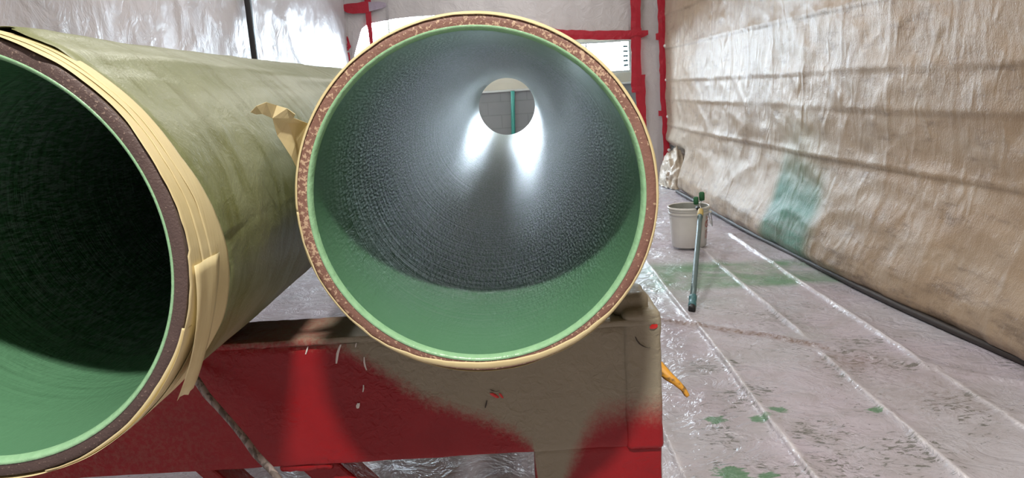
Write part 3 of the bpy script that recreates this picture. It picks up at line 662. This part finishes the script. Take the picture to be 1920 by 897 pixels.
# ------------------------------------------------------------------ rack
def build_rack(label):
    t = thing('pipe_rack', label, 'rack', RACK_BASE)
    m_ = M['rack']
    rbox('crossbeam', (-1.45, 1.513, 0.412), (0.277, 1.655, 0.692), m_, t, 0.006, 0.02, 0.0016, 16, seed=1)
    rbox('top_flange', (-1.45, 1.506, 0.690), (0.277, 1.662, 0.7055), m_, t, 0.004, 0.014, 0.0022, 30, seed=2)
    rbox('end_plate', (0.200, 1.507, 0.405), (0.281, 1.66, 0.722), m_, t, 0.012, 0.012, 0.0022, 26, seed=3, bseg=4)
    rbox('stop_block', (0.185, 1.535, 0.70), (0.262, 1.64, 0.752), m_, t, 0.016, 0.012, 0.004, 34, seed=4, bseg=4)
    for x0, x1, sd_ in ((-0.004, 0.277, 5), (-1.45, -1.17, 6)):
        rbox('leg', (x0, 1.516, 0.012), (x1, 1.652, 0.42), m_, t, 0.008, 0.02, 0.0018, 16, seed=sd_)
        rbox('foot_plate', (x0 - 0.05, 1.46, 0.0), (x1 + 0.05, 1.71, 0.014), m_, t, 0.004)
    bw = 0.0
    for a, b, w in (((-0.540, 1.585, 0.45), (-0.175, 1.585, 0.04), 0.036), ((-0.785, 1.585, 0.44), (-0.43, 1.585, 0.03), 0.018)):
        A = Vector(a); B = Vector(b); d = (B - A).normalized(); s = Vector((0, 1, 0)); u = d.cross(s)
        Vv = []; n = 16
        for i in range(n):
            p = A + (B - A) * (i / (n - 1))
            for su, ss in ((1, 1), (-1, 1), (-1, -1), (1, -1)):
                Vv.append(tuple(p + u * w * su + s * 0.04 * ss))
        Fs = [[i * 4 + k, i * 4 + (k + 1) % 4, (i + 1) * 4 + (k + 1) % 4, (i + 1) * 4 + k] for i in range(n - 1) for k in range(4)] + [[3, 2, 1, 0], [(n - 1) * 4 + k for k in range(4)]]
        o = mobj('brace', Vv, Fs, m_, t, smooth_=False)
        bv = o.modifiers.new('edge', 'BEVEL'); bv.width = 0.006; bv.segments = 2
    rbox('gusset', (-0.57, 1.518, 0.395), (-0.45, 1.65, 0.416), m_, t, 0.008, 0.012, 0.003, 40, seed=9)
    return t
def fleck(name, pts, w, mt, parent, y=1.5115):
    """thin raised run of paint along pts (x, z)"""
    V = []; n = len(pts)
    for i, (px, pz) in enumerate(pts):
        k = w * (0.35 + 0.65 * math.sin(math.pi * (i + 0.5) / n))
        V += [(px - k, y, pz), (px, y - 0.0016, pz), (px + k, y, pz)]
    Fs = [[i * 3 + k, i * 3 + k + 3, i * 3 + k + 4, i * 3 + k + 1] for i in range(n - 1) for k in range(2)]
    return mobj(name, V, Fs, mt, parent)
rk = build_rack('red steel pipe rack under both pipe mouths, oversprayed grey at right')
far = copy_tree(rk); far.location = (RACK_BASE[0], RACK_BASE[1] + 4.6, 0); far['label'] = 'second red pipe rack carrying the far ends of the pipes'; far['group'] = 'pipe racks'; rk['group'] = 'pipe racks'
for pts, w in ([[(-0.400, 0.688), (-0.404, 0.680), (-0.409, 0.668), (-0.412, 0.655), (-0.414, 0.646)], 0.0028], [[(-0.353, 0.657), (-0.354, 0.645), (-0.353, 0.636), (-0.351, 0.627)], 0.002], [[(-0.361, 0.594), (-0.362, 0.585), (-0.364, 0.578)], 0.0016],
               [[(-0.376, 0.553), (-0.378, 0.547), (-0.379, 0.541)], 0.004], [[(-0.470, 0.688), (-0.474, 0.678), (-0.477, 0.671)], 0.0018], [[(-0.366, 0.690), (-0.368, 0.685), (-0.369, 0.68)], 0.0015]):
    fleck('paint_run', pts, w, M['chipw'], rk)
for pts, w in ([[(-0.088, 0.558), (-0.084, 0.554), (-0.079, 0.550), (-0.075, 0.546)], 0.006], [[(-0.07, 0.556), (-0.067, 0.550), (-0.064, 0.545)], 0.003]):
    fleck('bare_patch', pts, w, M['chipr'], rk)
fleck('bare_patch', [(0.266, 0.6935), (0.265, 0.690), (0.2635, 0.686), (0.263, 0.6835)], 0.0085, M['chipr'], rk, 1.5045)
fleck('paint_crack', [(0.225, 0.668), (0.228, 0.660), (0.234, 0.651), (0.242, 0.645), (0.250, 0.642), (0.256, 0.642)], 0.0018, M['line'], rk, 1.5055)
fleck('paint_crack', [(-0.09, 0.566), (-0.082, 0.562), (-0.076, 0.561), (-0.07, 0.562)], 0.002, M['line'], rk)
fleck('paint_crack', [(-0.098, 0.542), (-0.101, 0.532), (-0.103, 0.525)], 0.0016, M['line'], rk)
fleck('paint_crack', [(-0.60 + 0.02 * i, 0.6915 + 0.0012 * math.sin(i * 2.1)) for i in range(14)], 0.003, M['line'], rk, 1.507)
# yellow strap end poking out behind the rack's end
ys_ = tube('strap_end', [(0.20, 1.672, 0.578), (0.27, 1.668, 0.560), (0.295, 1.63, 0.548), (0.312, 1.61, 0.532), (0.328, 1.60, 0.520), (0.343, 1.595, 0.505), (0.350, 1.592, 0.492), (0.353, 1.59, 0.488)], [0.014, 0.015, 0.014, 0.0115, 0.0085, 0.0065, 0.006, 0.004], M['yellow'], segs=9, base=(0.20, 1.672, 0.578))
tag(ys_, 'frayed yellow strap end sticking out beside the grey end of the rack', 'strap')
# thin dirty rod leaning on the front of the rack
A = Vector((-0.730, 1.490, 0.668)); B = Vector((-0.573, 1.36, 0.30)) 
B = Vector((-0.522, 1.375, 0.461)); d = (B - A)
k = (0.012 - A.z) / d.z; E_ = A + d * k
pts = [A + (E_ - A) * (i / 24) + Vector((0.0025 * math.sin(i * 1.9), 0, 0.002 * math.sin(i * 2.7))) for i in range(25)]
rd = tube('rod', [tuple(p) for p in pts], [0.0072 + 0.0008 * math.sin(i * 1.3) for i in range(25)], M['rod'], segs=9, base=tuple(E_))
tag(rd, 'thin mottled grey rod leaning on the red rack beam below the left pipe', 'rod')

# ------------------------------------------------------------------ bucket and rollers
bc = (1.19, 5.245, 0.012)
bk = thing('paint_bucket', 'white plastic paint bucket with wire handle beside the tan wall', 'bucket', bc)
lathe_z('bucket_body', [(0.002, 0.0), (0.116, 0.0), (0.121, 0.004), (0.128, 0.12), (0.134, 0.215), (0.1345, 0.232), (0.1395, 0.234), (0.140, 0.244), (0.136, 0.246), (0.1365, 0.256), (0.1425, 0.258), (0.143, 0.268), (0.139, 0.271)], bc, M['pail'], bk, 64)
lathe_z('bucket_rim', [(0.139, 0.270), (0.146, 0.272), (0.1475, 0.278), (0.146, 0.287), (0.142, 0.289), (0.138, 0.286), (0.137, 0.27)], bc, M['pail'], bk, 64)
lathe_z('bucket_inside', [(0.138, 0.286), (0.134, 0.24), (0.126, 0.10), (0.118, 0.03), (0.002, 0.03)], bc, M['pailin'], bk, 64)
hp = []
for i in range(15):
    q = i / 14 * math.pi
    hp.append((bc[0] + 0.146 * math.cos(0.15) + 0.022 * math.sin(q), bc[1] - 0.05 + 0.10 * (i / 14) , bc[2] + 0.245 - 0.115 * math.sin(q)))
tube('wire_handle', hp, 0.0032, M['wire'], bk, 8)
for sgn in (-1, 1):
    lathe_z('handle_boss', [(0.001, 0.0), (0.012, 0.0), (0.014, 0.006), (0.012, 0.014), (0.001, 0.016)], (bc[0] + 0.140 * math.cos(0.15), bc[1] + sgn * 0.05, bc[2] + 0.236), M['pail'], bk, 14)
# printed warning ring and lines on the bucket's right front
def on_bucket(a, z): 
    r = 0.1185 + (z - 0.0) * 0.0745 + 0.0035
    r = max(r, 0.1215 + z * 0.062) + 0.0008
    return (bc[0] + r * math.sin(a), bc[1] - r * math.cos(a), bc[2] + z)
def quad_strip(name, centre, mt, parent):
    V = []; 
    for p, q in centre: V += [p, q]
    return mobj(name, V, [[2 * i, 2 * i + 2, 2 * i + 3, 2 * i + 1] for i in range(len(centre) - 1)], mt, parent)
AC, ZC = 0.98, 0.165
ring = []
for i in range(25):
    q = 2 * math.pi * i / 24
    ring.append((on_bucket(AC + 0.16 * math.cos(q), ZC + 0.021 * math.sin(q)), on_bucket(AC + 0.21 * math.cos(q), ZC + 0.027 * math.sin(q))))
quad_strip('warning_ring', ring, M['print'], bk)
quad_strip('warning_slash', [(on_bucket(AC - 0.13 + 0.26 * i / 6, ZC + 0.018 - 0.036 * i / 6 - 0.003), on_bucket(AC - 0.13 + 0.26 * i / 6 + 0.02, ZC + 0.018 - 0.036 * i / 6 + 0.003)) for i in range(7)], M['print'], bk)
for k, (z0, l) in enumerate(((0.205, 0.30), (0.215, 0.22), (0.118, 0.34), (0.107, 0.30), (0.096, 0.34), (0.085, 0.26), (0.074, 0.32), (0.063, 0.28))):
    quad_strip('warning_text', [(on_bucket(AC - 0.18 + l * i / 6, z0 - 0.0018), on_bucket(AC - 0.18 + l * i / 6, z0 + 0.0018)) for i in range(7)], M['print'], bk)
# roller on a long pole
B0 = Vector((0.848, 3.70, 0.018)); C0 = Vector((1.2335, 5.062, 0.309)); dv = (C0 - B0)
def along(q): return tuple(B0 + dv * q)
pr = thing('paint_roller', 'grey pole paint roller with black tip propped against the white bucket', 'paint roller', tuple(B0))
tube('pole', [along(q) for q in (0.06, 0.2, 0.4, 0.6, 0.8, 0.88, 0.881, 0.9)], [0.0155, 0.0155, 0.0155, 0.0155, 0.0155, 0.0155, 0.018, 0.018], M['pole'], pr, 14)
tube('grip', [along(q) for q in (0.025, 0.03, 0.05, 0.052, 0.075, 0.077, 0.10, 0.105)], [0.019, 0.021, 0.021, 0.0195, 0.0195, 0.021, 0.021, 0.017], M['teal'], pr, 14)
tube('end_cap', [along(q) for q in (0.0, 0.002, 0.024, 0.026)], [0.015, 0.019, 0.019, 0.016], M['black'], pr, 14)
tube('taped_collar', [along(q) for q in (0.895, 0.90, 0.93, 0.965, 0.97)], [0.018, 0.020, 0.021, 0.019, 0.014], M['ochre'], pr, 12)
top = Vector(along(0.97))
tube('wire_frame', [tuple(top), tuple(top + Vector((0.004, 0.015, 0.015))), tuple(top + Vector((0.0, 0.03, 0.03))), (1.240, 5.095, 0.345), (1.246, 5.10, 0.36), (1.252, 5.105, 0.375), (1.252, 5.105, 0.41)], 0.004, M['wire'], pr, 8)
tube('roller_cover', [(1.252, 5.105, 0.352), (1.252, 5.105, 0.355), (1.252, 5.106, 0.378), (1.252, 5.108, 0.405), (1.252, 5.108, 0.412)], [0.012, 0.018, 0.0195, 0.0185, 0.012], M['roller'], pr, 16)
# second roller lying in the bucket's mouth
p2 = thing('paint_roller', 'short green roller with black handle resting across the bucket rim', 'paint roller', (1.225, 5.09, 0.30))
tube('handle', [(1.222, 5.082, 0.297), (1.223, 5.086, 0.299), (1.228, 5.14, 0.296), (1.235, 5.24, 0.25), (1.24, 5.30, 0.20)], [0.010, 0.014, 0.014, 0.012, 0.012], M['black'], p2, 12)
tube('wire_frame', [(1.223, 5.086, 0.302), (1.219, 5.08, 0.317), (1.213, 5.08, 0.33), (1.208, 5.082, 0.345), (1.206, 5.084, 0.375)], 0.0036, M['wire'], p2, 8)
tube('roller_cover', [(1.206, 5.082, 0.331), (1.206, 5.082, 0.334), (1.206, 5.083, 0.355), (1.206, 5.084, 0.379), (1.206, 5.084, 0.385)], [0.011, 0.0165, 0.0175, 0.017, 0.011], M['roller'], p2, 16)
